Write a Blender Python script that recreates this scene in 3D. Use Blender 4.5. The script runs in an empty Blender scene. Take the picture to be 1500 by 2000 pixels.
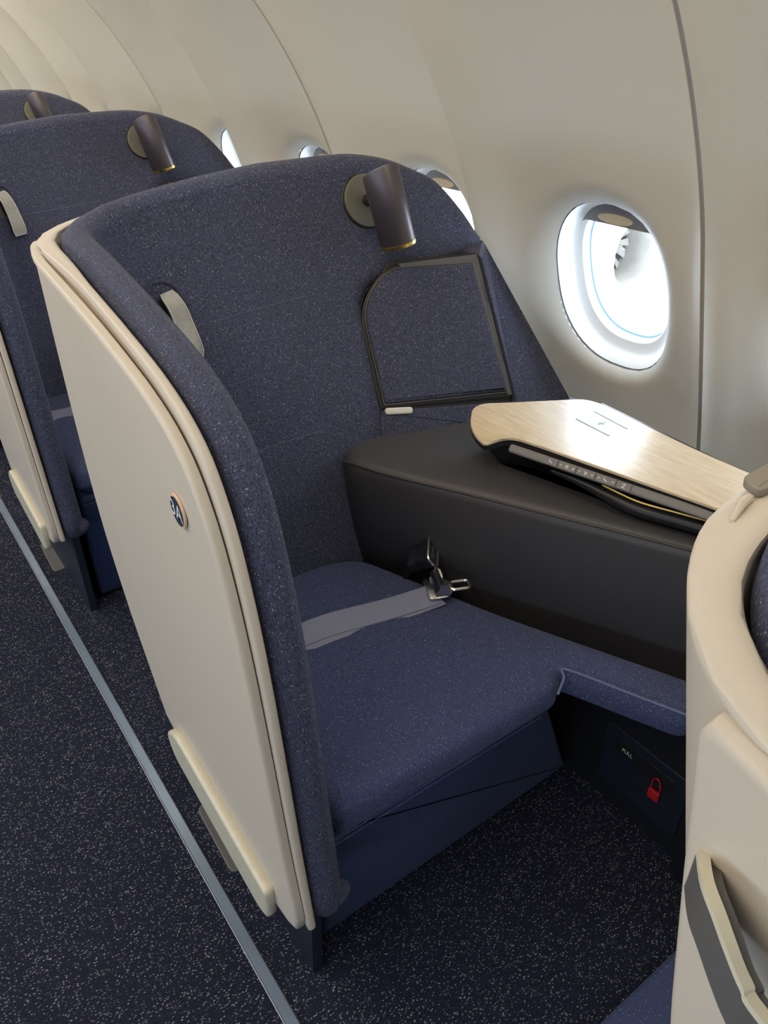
import bpy, bmesh, math, random
import numpy as np
from mathutils import Vector, Matrix

scene = bpy.context.scene
col = scene.collection
random.seed(7)

# ------------------------------------------------------------------ camera
def set_camera():
    p, y, r = math.radians(32.925), math.radians(35.144), math.radians(-1.124)
    F = Vector((math.sin(y) * math.cos(p), math.cos(y) * math.cos(p), -math.sin(p)))
    R = Vector((math.cos(y), -math.sin(y), 0))
    U = R.cross(F)
    R2 = R * math.cos(r) + U * math.sin(r)
    U2 = -R * math.sin(r) + U * math.cos(r)
    cd = bpy.data.cameras.new('camera')
    co = bpy.data.objects.new('camera', cd)
    col.objects.link(co)
    co.matrix_world = Matrix(((R2.x, U2.x, -F.x, 0), (R2.y, U2.y, -F.y, 0), (R2.z, U2.z, -F.z, 1.39), (0, 0, 0, 1)))
    cd.sensor_fit = 'VERTICAL'
    cd.sensor_height = 24.0
    cd.sensor_width = 18.0
    cd.lens = 24.0 * 1489.55 / 2000.0
    cd.clip_start = 0.02
    scene.camera = co
set_camera()

# ------------------------------------------------------------------ world, lights, exposure
w = bpy.data.worlds.new('sky')
scene.world = w
w.use_nodes = True
bg = w.node_tree.nodes['Background']
bg.inputs[0].default_value = (0.86, 0.93, 1.0, 1)
bg.inputs[1].default_value = 13.0

def area(name, loc, direction, sx, sy, power, color):
    ld = bpy.data.lights.new(name, 'AREA')
    ld.shape = 'RECTANGLE'
    ld.size, ld.size_y, ld.energy, ld.color = sx, sy, power, color
    o = bpy.data.objects.new(name, ld)
    o.location = loc
    d = Vector(direction).normalized()
    zax = -d
    yax = Vector((0, 1, 0))
    xax = yax.cross(zax).normalized()
    yax = zax.cross(xax)
    o.matrix_world = Matrix(((xax.x, yax.x, zax.x, loc[0]), (xax.y, yax.y, zax.y, loc[1]), (xax.z, yax.z, zax.z, loc[2]), (0, 0, 0, 1)))
    col.objects.link(o)
    return o
# warm cove lamp along the top of the sidewall, ceiling wash lamp, daylight through the windows across the aisle
area('cove_lamp', (0.52, 0.35, 1.74), (0.85, 0, -0.5), 0.06, 5.7, 14.0, (1.0, 0.80, 0.46))
area('cove_lamp', (0.52, 6.05, 1.74), (0.85, 0, -0.5), 0.06, 5.7, 34.0, (1.0, 0.85, 0.58))
area('ceiling_lamp', (-0.55, 3.4, 2.02), (0.12, 0, -1), 0.5, 7.0, 56.0, (1.0, 0.88, 0.71))
area('far_side_daylight', (-2.3, 0.8, 1.0), (1, 0, 0.0), 0.36, 8.0, 62.0, (0.68, 0.82, 1.0))

vs = scene.view_settings
vs.view_transform = 'Standard'
vs.look = 'None'
vs.exposure = 0.0
vs.gamma = 1.0
vs.use_curve_mapping = False
scene.cycles.use_denoising = True
scene.cycles.max_bounces = 8
scene.cycles.sample_clamp_indirect = 6.0

# ------------------------------------------------------------------ materials
MATS = {}
def base_mat(name, color, rough=0.5, metal=0.0, spec=0.5, coat=0.0, sheen=0.0):
    m = bpy.data.materials.new(name)
    m.use_nodes = True
    b = m.node_tree.nodes['Principled BSDF']
    b.inputs['Base Color'].default_value = (*color, 1)
    b.inputs['Roughness'].default_value = rough
    b.inputs['Metallic'].default_value = metal
    b.inputs['Specular IOR Level'].default_value = spec
    b.inputs['Coat Weight'].default_value = coat
    b.inputs['Coat Roughness'].default_value = 0.15
    b.inputs['Sheen Weight'].default_value = sheen
    b.inputs['Sheen Roughness'].default_value = 0.4
    MATS[name] = m
    return m, m.node_tree, b
def N(nt, typ, **kw):
    n = nt.nodes.new(typ)
    for k, v in kw.items():
        setattr(n, k, v)
    return n
def coords(nt, scale=(1, 1, 1), rot=(0, 0, 0)):
    tc = N(nt, 'ShaderNodeTexCoord')
    mp = N(nt, 'ShaderNodeMapping')
    mp.inputs['Scale'].default_value = scale
    mp.inputs['Rotation'].default_value = rot
    nt.links.new(tc.outputs['Object'], mp.inputs['Vector'])
    return mp.outputs['Vector']
def noise(nt, vec, scale, detail=2.0, rough=0.5):
    n = N(nt, 'ShaderNodeTexNoise')
    n.inputs['Scale'].default_value = scale
    n.inputs['Detail'].default_value = detail
    n.inputs['Roughness'].default_value = rough
    nt.links.new(vec, n.inputs['Vector'])
    return n.outputs[0]
def ramp(nt, fac, stops):
    r = N(nt, 'ShaderNodeValToRGB')
    while len(r.color_ramp.elements) < len(stops):
        r.color_ramp.elements.new(0.5)
    for e, (p, c) in zip(r.color_ramp.elements, stops):
        e.position = p
        e.color = (*c, 1) if len(c) == 3 else c
    nt.links.new(fac, r.inputs[0])
    return r.outputs[0]
def mixc(nt, fac, a, b):
    m = N(nt, 'ShaderNodeMix', data_type='RGBA')
    for s, v in ((m.inputs[0], fac), (m.inputs[6], a), (m.inputs[7], b)):
        if isinstance(v, (int, float)):
            s.default_value = v
        elif isinstance(v, tuple):
            s.default_value = (*v, 1)
        else:
            nt.links.new(v, s)
    return m.outputs[2]
def math_n(nt, op, a, b=0.0):
    m = N(nt, 'ShaderNodeMath', operation=op)
    for s, v in ((m.inputs[0], a), (m.inputs[1], b)):
        if isinstance(v, (int, float)):
            s.default_value = v
        else:
            nt.links.new(v, s)
    return m.outputs[0]
def bump(nt, b, h, strength, dist):
    bp = N(nt, 'ShaderNodeBump')
    bp.inputs['Strength'].default_value = strength
    bp.inputs['Distance'].default_value = dist
    nt.links.new(h, bp.inputs['Height'])
    nt.links.new(bp.outputs[0], b.inputs['Normal'])

def specks(nt, vec, scale, size, chance):
    """mask of small scattered bright fibre dots"""
    v = N(nt, 'ShaderNodeTexVoronoi')
    v.inputs['Scale'].default_value = scale
    nt.links.new(vec, v.inputs['Vector'])
    sep = N(nt, 'ShaderNodeSeparateColor')
    nt.links.new(v.outputs['Color'], sep.inputs[0])
    near = math_n(nt, 'LESS_THAN', v.outputs['Distance'], size)
    pick = math_n(nt, 'GREATER_THAN', sep.outputs[0], 1.0 - chance)
    amt = math_n(nt, 'MULTIPLY', near, pick)
    return math_n(nt, 'MULTIPLY', amt, sep.outputs[1])

def fabric(name, c0, c1, speck, speck_col, bstr=0.55):
    m, nt, b = base_mat(name, c0, rough=0.85, spec=0.25, sheen=0.08)
    v = coords(nt, (1, 1, 0.4))
    n1 = noise(nt, v, 520, 2.0, 0.55)
    c = ramp(nt, n1, [(0.32, c0), (0.7, c1)])
    iso = coords(nt)
    s = specks(nt, iso, 400, 0.30, speck)
    c = mixc(nt, s, c, speck_col)
    nt.links.new(c, b.inputs['Base Color'])
    bump(nt, b, n1, bstr, 0.0025)
    return m
fabric('navy_fabric', (0.026, 0.030, 0.055), (0.092, 0.100, 0.172), 0.17, (0.50, 0.50, 0.55))
fabric('seat_fabric', (0.034, 0.044, 0.105), (0.092, 0.112, 0.225), 0.15, (0.42, 0.45, 0.55), 0.35)
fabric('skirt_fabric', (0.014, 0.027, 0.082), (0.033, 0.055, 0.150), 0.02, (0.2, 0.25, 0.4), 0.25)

def plain(name, color, rough, noise_amt=0.0, nscale=300, bstr=0.0, bdist=0.001, **kw):
    m, nt, b = base_mat(name, color, rough, **kw)
    v = coords(nt)
    n = noise(nt, v, nscale, 3.0)
    if noise_amt:
        lo = tuple(c * (1 - noise_amt) for c in color)
        hi = tuple(min(1, c * (1 + noise_amt)) for c in color)
        nt.links.new(ramp(nt, n, [(0.3, lo), (0.7, hi)]), b.inputs['Base Color'])
    if bstr:
        bump(nt, b, n, bstr, bdist)
    return m
plain('cream_shell', (0.60, 0.53, 0.435), 0.42, 0.02, 900, 0.04, 0.0005, spec=0.4)
plain('cream_bumper', (0.66, 0.61, 0.47), 0.35, 0.05, 60, 0.05, 0.001)
plain('sidewall', (0.52, 0.50, 0.45), 0.55, 0.015, 500, 0.12, 0.0008, spec=0.35)
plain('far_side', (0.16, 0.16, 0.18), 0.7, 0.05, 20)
plain('sidewall_trim', (0.30, 0.29, 0.28), 0.5, 0.03, 300)
plain('reveal_white', (0.82, 0.83, 0.84), 0.45, 0.01, 200)
plain('gasket', (0.10, 0.10, 0.10), 0.6, 0.1, 200)
plain('pane_edge', (0.35, 0.55, 0.75), 0.3, 0.05, 100)
plain('shade_grey', (0.22, 0.21, 0.22), 0.4, 0.03, 200)
plain('handle_reflection', (0.62, 0.52, 0.36), 0.5, 0.03, 200)  # handle recess of the blind, warm reflected cabin light put into its colour
plain('recess_shade', (0.24, 0.21, 0.17), 0.6, 0.04, 300)  # shade of the shell rim's recess as a colour
plain('leather', (0.058, 0.056, 0.063), 0.46, 0.06, 700, 0.12, 0.0006, spec=0.45)
plain('strap_leather', (0.42, 0.41, 0.38), 0.5, 0.08, 120, 0.25, 0.002)
plain('black_plastic', (0.014, 0.014, 0.017), 0.4, 0.05, 200)
plain('dark_navy_plastic', (0.012, 0.015, 0.028), 0.5, 0.05, 200)
plain('grey_plastic', (0.11, 0.105, 0.10), 0.5, 0.05, 200)
plain('control_grey', (0.13, 0.125, 0.13), 0.38, 0.03, 300)
plain('frame_grey', (0.10, 0.105, 0.12), 0.42, 0.04, 300, spec=0.6)
plain('lamp_body', (0.13, 0.115, 0.13), 0.40, 0.03, 500, metal=0.7)
plain('lamp_disc', (0.16, 0.155, 0.13), 0.5, 0.04, 500, metal=0.3)
plain('gold', (0.85, 0.60, 0.18), 0.25, 0.03, 200, metal=1.0)
plain('chrome', (0.86, 0.86, 0.86), 0.22, 0.02, 200, metal=1.0)
plain('webbing', (0.24, 0.25, 0.36), 0.55, 0.10, 700, 0.3, 0.001)
plain('latch_white', (0.72, 0.71, 0.66), 0.4, 0.02, 200)
plain('badge_ring', (0.75, 0.52, 0.36), 0.35, 0.02, 200)
plain('badge_navy', (0.030, 0.040, 0.060), 0.35, 0.02, 200)
plain('print_white', (0.80, 0.80, 0.78), 0.5, 0.01, 200)
plain('print_teal', (0.06, 0.16, 0.18), 0.4, 0.02, 200)
plain('seal_red', (0.55, 0.015, 0.02), 0.4, 0.03, 200)
plain('stitch', (0.11, 0.13, 0.20), 0.7, 0.1, 900)
plain('stitch_bright', (0.12, 0.165, 0.31), 0.7, 0.15, 900)
plain('strip_metal', (0.26, 0.33, 0.43), 0.35, 0.10, 8, metal=0.5)
plain('strip_edge', (0.55, 0.58, 0.62), 0.3, 0.05, 50, metal=0.7)
plain('ceiling_white', (0.50, 0.48, 0.44), 0.6, 0.02, 200)
plain('nacelle_white', (0.80, 0.79, 0.77), 0.35, 0.02, 3)
plain('nacelle_pale', (0.21, 0.20, 0.18), 0.6, 0.1, 3, spec=0.2)
plain('nacelle_dark', (0.045, 0.047, 0.055), 0.6, 0.1, 6, spec=0.2)

def wood():
    m, nt, b = base_mat('ash_wood', (0.7, 0.55, 0.38), rough=0.42, coat=1.0)
    b.inputs['Coat Roughness'].default_value = 0.24
    v = coords(nt, (22, 3.0, 30), (0, 0, math.radians(-10)))
    n1 = noise(nt, v, 4.0, 5.0, 0.6)
    c = ramp(nt, n1, [(0.25, (0.54, 0.41, 0.26)), (0.5, (0.66, 0.54, 0.38)), (0.75, (0.74, 0.63, 0.47))])
    nt.links.new(c, b.inputs['Base Color'])
wood()
def carpet():
    m, nt, b = base_mat('carpet', (0.012, 0.013, 0.02), rough=0.95, spec=0.1)
    v = coords(nt)
    n1 = noise(nt, v, 420, 2.0)
    c = ramp(nt, n1, [(0.3, (0.008, 0.009, 0.018)), (0.7, (0.032, 0.036, 0.064))])
    wob = noise(nt, v, 60, 1.0)
    va = N(nt, 'ShaderNodeVectorMath', operation='MULTIPLY_ADD')
    cmb = N(nt, 'ShaderNodeCombineXYZ')
    nt.links.new(wob, cmb.inputs[1])
    va.inputs[1].default_value = (0.004, 0.005, 0.0)
    nt.links.new(cmb.outputs[0], va.inputs[0])
    mp = coords(nt, (1, 1, 0.0))
    nt.links.new(mp, va.inputs[2])
    mp2 = N(nt, 'ShaderNodeMapping')
    mp2.inputs['Scale'].default_value = (0.42, 1.0, 0.0)
    nt.links.new(va.outputs[0], mp2.inputs['Vector'])
    s = specks(nt, mp2.outputs[0], 400, 0.30, 0.7)
    c = mixc(nt, s, c, (0.44, 0.44, 0.46))
    nt.links.new(c, b.inputs['Base Color'])
    bump(nt, b, n1, 0.8, 0.004)
carpet()
def glass():
    m = bpy.data.materials.new('window_glass')
    m.use_nodes = True
    nt = m.node_tree
    nt.nodes.clear()
    out = N(nt, 'ShaderNodeOutputMaterial')
    tr = N(nt, 'ShaderNodeBsdfTransparent')
    tr.inputs[0].default_value = (0.93, 0.96, 0.98, 1)
    gl = N(nt, 'ShaderNodeBsdfGlossy')
    gl.inputs['Roughness'].default_value = 0.03
    mx = N(nt, 'ShaderNodeMixShader')
    mx.inputs[0].default_value = 0.06
    nt.links.new(tr.outputs[0], mx.inputs[1])
    nt.links.new(gl.outputs[0], mx.inputs[2])
    nt.links.new(mx.outputs[0], out.inputs[0])
    MATS['window_glass'] = m
glass()

# ------------------------------------------------------------------ mesh helpers
BASE = Vector((0.65, 1.0, 0.0))        # foot of the seat whose coordinates the seat parts are written in

class MB:
    def __init__(self):
        self.v, self.f = [], []
    def add(self, verts, faces):
        o = len(self.v)
        self.v += [tuple(map(float, p)) for p in verts]
        self.f += [tuple(i + o for i in f) for f in faces]
        return self
    def box(self, c, s, rot=None, bev=0.0):
        bm = bmesh.new()
        bmesh.ops.create_cube(bm, size=1.0)
        for v in bm.verts:
            v.co = Vector((v.co.x * s[0], v.co.y * s[1], v.co.z * s[2]))
        if bev:
            bmesh.ops.bevel(bm, geom=list(bm.edges), offset=bev, segments=2, affect='EDGES', profile=0.5)
        M = rot.to_4x4() if rot is not None else Matrix.Identity(4)
        vs_ = [M @ v.co + Vector(c) for v in bm.verts]
        bm.verts.index_update()
        self.add(vs_, [[v.index for v in f.verts] for f in bm.faces])
        bm.free()
        return self
    def tube(self, path, r, n=8, closed=False, rs=None):
        P = [Vector(p) for p in path]
        rings = []
        up = None
        m = len(P)
        for i, p in enumerate(P):
            a = P[(i - 1) % m] if (closed or i > 0) else P[i]
            b = P[(i + 1) % m] if (closed or i < m - 1) else P[i]
            t = (b - a).normalized()
            if up is None:
                up = Vector((0, 0, 1)) if abs(t.z) < 0.9 else Vector((1, 0, 0))
            x = up.cross(t).normalized()
            up = t.cross(x).normalized()
            rr = rs[i] if rs else r
            rings.append([p + x * math.cos(2 * math.pi * k / n) * rr + up * math.sin(2 * math.pi * k / n) * rr for k in range(n)])
        V = [q for ring in rings for q in ring]
        F = []
        for i in range(m if closed else m - 1):
            j = (i + 1) % m
            for k in range(n):
                F.append((i * n + k, i * n + (k + 1) % n, j * n + (k + 1) % n, j * n + k))
        if not closed:
            F.append(tuple(reversed(range(n))))
            F.append(tuple((m - 1) * n + k for k in range(n)))
        return self.add(V, F)
    def loops(self, rings, cap0=True, cap1=True, closed=True):
        """rings: lists of points of equal length, joined by quads"""
        n = len(rings[0])
        V = [p for r in rings for p in r]
        F = []
        for i in range(len(rings) - 1):
            for k in range(n if closed else n - 1):
                F.append((i * n + k, i * n + (k + 1) % n, (i + 1) * n + (k + 1) % n, (i + 1) * n + k))
        if cap0:
            F.append(tuple(reversed(range(n))))
        if cap1:
            F.append(tuple((len(rings) - 1) * n + k for k in range(n)))
        return self.add(V, F)
    def grid(self, G):
        n = len(G[0])
        V = [p for r in G for p in r]
        F = [(i * n + k, i * n + k + 1, (i + 1) * n + k + 1, (i + 1) * n + k) for i in range(len(G) - 1) for k in range(n - 1)]
        return self.add(V, F)
    def ribbon(self, pts, sides, th):
        """a strap: centre points, half-width vectors, thickness"""
        rings = []
        for i, (p, s) in enumerate(zip(pts, sides)):
            p, s = Vector(p), Vector(s)
            a = Vector(pts[max(0, i - 1)])
            b = Vector(pts[min(len(pts) - 1, i + 1)])
            n = (b - a).cross(s).normalized() * (th / 2)
            rings.append([p - s - n, p + s - n, p + s + n, p - s + n])
        return self.loops(rings)
    def mesh(self, name):
        me = bpy.data.meshes.new(name)
        me.from_pydata(self.v, [], self.f)
        bm = bmesh.new()
        bm.from_mesh(me)
        bmesh.ops.remove_doubles(bm, verts=bm.verts, dist=1e-5)
        bmesh.ops.recalc_face_normals(bm, faces=bm.faces)
        bm.to_mesh(me)
        bm.free()
        return me
    def build(self, name, mat, parent=None, smooth=True, angle=40, off=None):
        if off is None:
            off = BASE if parent is not None and parent.get('_seat') else Vector((0, 0, 0))
        if off.length:
            self.v = [(a - off.x, b - off.y, c - off.z) for a, b, c in self.v]
        me = self.mesh(name)
        me.materials.append(MATS[mat])
        if smooth:
            me.polygons.foreach_set('use_smooth', [True] * len(me.polygons))
            me.set_sharp_from_angle(angle=math.radians(angle))
        o = bpy.data.objects.new(name, me)
        col.objects.link(o)
        if parent is not None:
            o.parent = parent
            if parent.get('_seat'):
                o['_seat'] = 1
        return o

def tag(o, label=None, cat=None, group=None, kind=None):
    for k, v in (('label', label), ('category', cat), ('group', group), ('kind', kind)):
        if v:
            o[k] = v
    return o
def empty(name, loc, seat=False):
    o = bpy.data.objects.new(name, None)
    o.location = loc
    o.empty_display_size = 0.1
    col.objects.link(o)
    if seat:
        o['_seat'] = 1
    return o
def catmull(pts, per=8, closed=False):
    P = [np.array(p, float) for p in pts]
    n = len(P)
    out = []
    for i in range(n if closed else n - 1):
        if closed:
            a, b, c, d = P[(i - 1) % n], P[i], P[(i + 1) % n], P[(i + 2) % n]
        else:
            b, c = P[i], P[i + 1]
            a = P[i - 1] if i > 0 else 2 * b - c
            d = P[i + 2] if i + 2 < n else 2 * c - b
        for k in range(per):
            t = k / per
            out.append(0.5 * (2 * b + (c - a) * t + (2 * a - 5 * b + 4 * c - d) * t * t + (3 * b - a - 3 * c + d) * t ** 3))
    if not closed:
        out.append(P[-1])
    return out
def round_poly(pts, r, seg=5):
    """2D polygon with rounded corners; r may be a list"""
    n = len(pts)
    out = []
    for i in range(n):
        p = np.array(pts[i], float)
        a = np.array(pts[i - 1], float) - p
        b = np.array(pts[(i + 1) % n], float) - p
        la, lb = np.linalg.norm(a), np.linalg.norm(b)
        rr = r[i] if isinstance(r, (list, tuple)) else r
        if rr <= 1e-6:
            out.append(p)
            continue
        d = min(rr, la * 0.48, lb * 0.48)
        s, e = p + a / la * d, p + b / lb * d
        for k in range(seg + 1):
            t = k / seg
            out.append((1 - t) ** 2 * s + 2 * t * (1 - t) * p + t * t * e)
    return out
def dense(poly, step):
    out = []
    n = len(poly)
    for i in range(n):
        a, b = np.array(poly[i], float), np.array(poly[(i + 1) % n], float)
        m = max(1, int(np.linalg.norm(b - a) / step))
        for k in range(m):
            out.append(a + (b - a) * k / m)
    return out
def inset(poly, d):
    """move every point inwards by d along the averaged normal (polygon counter-clockwise)"""
    P = [np.array(p, float) for p in poly]
    n = len(P)
    ar = sum(P[i][0] * P[(i + 1) % n][1] - P[(i + 1) % n][0] * P[i][1] for i in range(n))
    sg = 1 if ar > 0 else -1
    out = []
    for i in range(n):
        a, b = P[i] - P[i - 1], P[(i + 1) % n] - P[i]
        a = a / (np.linalg.norm(a) + 1e-9)
        b = b / (np.linalg.norm(b) + 1e-9)
        t = a + b
        t = t / (np.linalg.norm(t) + 1e-9)
        nn = np.array([-t[1], t[0]]) * sg
        c = max(0.5, nn @ (np.array([-a[1], a[0]]) * sg))
        out.append(P[i] + nn * d / c)
    return out
def slab(poly, mapf, w0, w1, bev=0.0, seg=3, back=True):
    """solid from a 2D polygon; mapf(u, v, w) -> 3D; rounded at w1 (and at w0)"""
    rings = []
    s = 1 if w1 > w0 else -1
    def ring(d, wv):
        q = inset(poly, d) if d > 0 else poly
        rings.append([mapf(p[0], p[1], wv) for p in q])
    if bev and back:
        for k in range(seg):
            a = math.pi / 2 * k / seg
            ring(bev * (1 - math.sin(a)), w0 + s * bev * (1 - math.cos(a)))
    else:
        ring(0, w0)
    if bev:
        for k in range(seg + 1):
            a = math.pi / 2 * k / seg
            ring(bev * (1 - math.cos(a)), w1 - s * bev * (1 - math.sin(a)))
        if bev >= 0.0015:
            ring(bev + 0.0025, w1)
    else:
        ring(0, w1)
    return MB().loops(rings)
def pillow(poly, z0, z1, r, crown=0.0, seg=5, step=0.03):
    """cushion with a plan outline, rounded top edge and a crowned top"""
    from mathutils.geometry import delaunay_2d_cdt
    rings = [[(p[0], p[1], z0) for p in inset(poly, 0.004)], [(p[0], p[1], z0 + 0.006) for p in poly]]
    q = poly
    for k in range(seg + 1):
        a = math.pi / 2 * k / seg
        q = inset(poly, r * (1 - math.cos(a))) if k else poly
        rings.append([(p[0], p[1], z1 - r * (1 - math.sin(a))) for p in q])
    mb = MB().loops(rings, True, False)
    Q = np.array(q)
    n = len(Q)
    A, B = Q, np.roll(Q, -1, 0)
    def dist(p):
        d = B - A
        t = np.clip(((p - A) * d).sum(1) / ((d * d).sum(1) + 1e-12), 0, 1)
        return np.sqrt((((A + d * t[:, None]) - p) ** 2).sum(1)).min()
    def inside(p):
        c = False
        for i in range(n):
            (xa, ya), (xb, yb_) = A[i], B[i]
            if (ya > p[1]) != (yb_ > p[1]) and p[0] < (xb - xa) * (p[1] - ya) / (yb_ - ya) + xa:
                c = not c
        return c
    pts = [Vector(p) for p in Q]
    for x in np.arange(Q[:, 0].min(), Q[:, 0].max(), step):
        for y in np.arange(Q[:, 1].min(), Q[:, 1].max(), step):
            p = np.array([x, y])
            if inside(p) and dist(p) > step * 0.5:
                pts.append(Vector(p))
    vs_, _, fs, _, _, _ = delaunay_2d_cdt(pts, [(i, (i + 1) % n) for i in range(n)], [], 1, 1e-6)
    V = [(v.x, v.y, z1 + crown * (1 - math.exp(-dist(np.array(v)) / 0.06))) for v in vs_]
    mb.add(V, fs)
    return mb
def text_mesh(s, size, mapf, parent, name, mat, off):
    cu = bpy.data.curves.new('glyphs', 'FONT')
    cu.body = s
    cu.size = size
    cu.align_x = 'CENTER'
    cu.align_y = 'CENTER'
    cu.resolution_u = 4
    ob = bpy.data.objects.new('glyphs', cu)
    col.objects.link(ob)
    dg = bpy.context.evaluated_depsgraph_get()
    me = bpy.data.meshes.new_from_object(ob.evaluated_get(dg))
    bpy.data.objects.remove(ob)
    for v in me.vertices:
        p = Vector(mapf(v.co.x, v.co.y, 0.0))
        v.co = p - off
    me.materials.clear()
    me.materials.append(MATS[mat])
    me.name = name
    o = bpy.data.objects.new(name, me)
    col.objects.link(o)
    o.parent = parent
    if parent.get('_seat'):
        o['_seat'] = 1
    return o

# ------------------------------------------------------------------ the cabin
def XS(z):
    T = [(-0.1, 1.36), (0.0, 1.375), (0.3, 1.375), (0.5, 1.345), (0.7, 1.292), (0.9, 1.230), (1.1, 1.165), (1.2, 1.121), (1.3, 1.068), (1.4, 1.003),
         (1.5, 0.920), (1.6, 0.820), (1.75, 0.640)]
    return float(np.interp(z, [a for a, _ in T], [b for _, b in T]))
ZS = np.linspace(-0.1, 1.75, 371)
XSM = np.array([XS(z) for z in ZS])
for _ in range(60):
    XSM[1:-1] = 0.25 * XSM[:-2] + 0.5 * XSM[1:-1] + 0.25 * XSM[2:]
def XW(y, z):
    t = ((y - Y_SEAM) / PITCH) % 1.0
    u = abs(2 * t - 1)
    dl = 0.5 * PITCH * (1 - u)
    joint = round((y - Y_SEAM) / PITCH) % 2 == 0
    groove = 0.022 * math.exp(-(dl / 0.026) ** 2) if joint else 0.0
    return float(np.interp(z, ZS, XSM)) - 0.014 + 0.105 * math.tanh(dl / 0.070) + groove + 0.018 * (1 - u * u)
Y_SEAM, PITCH = 0.75, 0.565
WZ, WA, WB, WDY = 0.880, 0.148, 0.189, 0.030           # window centre height, half-width, half-height (outer flare)

floor = MB().grid([[(x, y, 0.0) for x in np.linspace(-2.4, 1.4, 3)] for y in np.linspace(-3, 9, 3)]).build('floor', 'carpet', smooth=False)
tag(floor, 'dark navy carpet with scattered white flecks', kind='structure')
ceil = MB().box((-0.88, 3, 2.12), (3.2, 12, 0.06)).build('ceiling', 'ceiling_white', smooth=False)
tag(ceil, 'pale cabin ceiling above the seats', kind='structure')
cove = MB().loops([[(0.60, y, 1.80), (0.66, y, 1.75), (0.70, y, 1.75), (0.74, y, 2.10), (0.60, y, 2.10)] for y in (-3, 9)]).build('trim_2', 'ceiling_white', smooth=False)
tag(cove, 'pale cove where the sidewall meets the ceiling', kind='structure')
wl = MB().box((-2.43, 3, 1.0), (0.06, 12, 2.24)).build('unseen_wall_left', 'far_side', smooth=False)  # unseen wall, toned dark for the seats there and to cut bounced light
tag(wl, 'unseen dark cabin wall across the aisle', kind='structure')
for nm, y in (('wall_back', 9.03), ('wall_front', -3.03)):
    o = MB().box((-0.5, y, 1.0), (3.9, 0.06, 2.24)).build(nm, 'ceiling_white', smooth=False)
    tag(o, 'pale cabin bulkhead', kind='structure')

wall = empty('wall_right', (1.3, 3, 0))
tag(wall, 'pale curved cabin sidewall with scalloped panels and oval windows', kind='structure')
def super_pt(a, b, ang, e=2.5):
    c, s = math.cos(ang), math.sin(ang)
    r = (abs(c / a) ** e + abs(s / b) ** e) ** (-1 / e)
    return r * c, r * s
def panel_bay(mb, yb, half):
    """one window bay: boundary square ring around the window plus strips above and below"""
    y0, y1 = yb - half, yb + half
    yc = yb + WDY
    zl, zh = 0.62, 1.16
    n = 14
    cs_ = [0.5 - 0.5 * math.cos(math.pi * k / n) for k in range(n + 1)]
    bd = [(y0 + (y1 - y0) * cs_[k], zl) for k in range(n)] + [(y1, zl + (zh - zl) * k / n) for k in range(n)] + \
         [(y1 - (y1 - y0) * cs_[k], zh) for k in range(n)] + [(y0, zh - (zh - zl) * k / n) for k in range(n)]
    rings = []
    NR = 18
    for i in range(NR + 1):
        t = i / NR
        ring = []
        for (by, bz) in bd:
            ang = math.atan2(bz - WZ, by - yc)
            ey, ez = super_pt(WA, WB, ang)
            tt = t ** 1.6
            y, z = yc + ey + (by - yc - ey) * tt, WZ + ez + (bz - WZ - ez) * tt
            d = math.hypot(y - yc - ey, z - WZ - ez)
            flare = 0.026 * max(0.0, 1 - d / 0.05) ** 2
            ring.append((XW(y, z) + flare, y, z))
        rings.append(ring)
    mb.loops(rings, cap0=False, cap1=False)
    ys = [y0 + (y1 - y0) * c for c in cs_]
    mb.grid([[(XW(y, z), y, z) for y in ys] for z in np.linspace(zh, 1.75, 26)])
    mb.grid([[(XW(y, z), y, z) for y in ys] for z in np.linspace(0.0, zl, 12)])
GAP = 0.0045
for k in range(-3, 7):
    mb = MB()
    ya = Y_SEAM + 2 * PITCH * k
    def XWs(y, z):
        return XW(y, z)
    for j in (0, 1):
        yc = ya + PITCH * (j + 0.5)
        panel_bay(mb, yc, PITCH / 2 - (0.0 if False else 0.0))
    bm = bmesh.new()
    me0 = mb.mesh('tmp')
    bm.from_mesh(me0)
    bmesh.ops.remove_doubles(bm, verts=bm.verts, dist=0.0005)
    # pull the two outer edges back from the joint
    for v in bm.verts:
        v.co.y = min(max(v.co.y, ya + GAP), ya + 2 * PITCH - GAP)
    # fold the edge outboard so the joint has depth
    be = [e for e in bm.edges if e.is_boundary and all(abs(v.co.y - ya - GAP) < 0.001 or abs(v.co.y - ya - 2 * PITCH + GAP) < 0.001 for v in e.verts)]
    ret = bmesh.ops.extrude_edge_only(bm, edges=be)
    for v in ret['geom']:
        if isinstance(v, bmesh.types.BMVert):
            v.co.x += 0.02
    bm.normal_update()
    me = bpy.data.meshes.new('sidewall_panel')
    bm.to_mesh(me)
    bm.free()
    bpy.data.meshes.remove(me0)
    me.materials.append(MATS['sidewall'])
    me.polygons.foreach_set('use_smooth', [True] * len(me.polygons))
    me.set_sharp_from_angle(angle=math.radians(50))
    o = bpy.data.objects.new('sidewall_panel', me)
    col.objects.link(o)
    o.parent = wall
    o.matrix_parent_inverse = Matrix.Translation((-1.3, -3, 0))
    MB().loops([[(XW(ya, z) + 0.004, ya - GAP * 1.05, z), (XW(ya, z) + 0.004, ya + GAP * 1.05, z), (XW(ya, z) + 0.014, ya + GAP * 1.05, z), (XW(ya, z) + 0.014, ya - GAP * 1.05, z)]
                for z in np.linspace(0.0, 1.75, 50)]).build('joint_strip', 'sidewall_trim', wall, off=Vector((1.3, 3, 0)))

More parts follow.
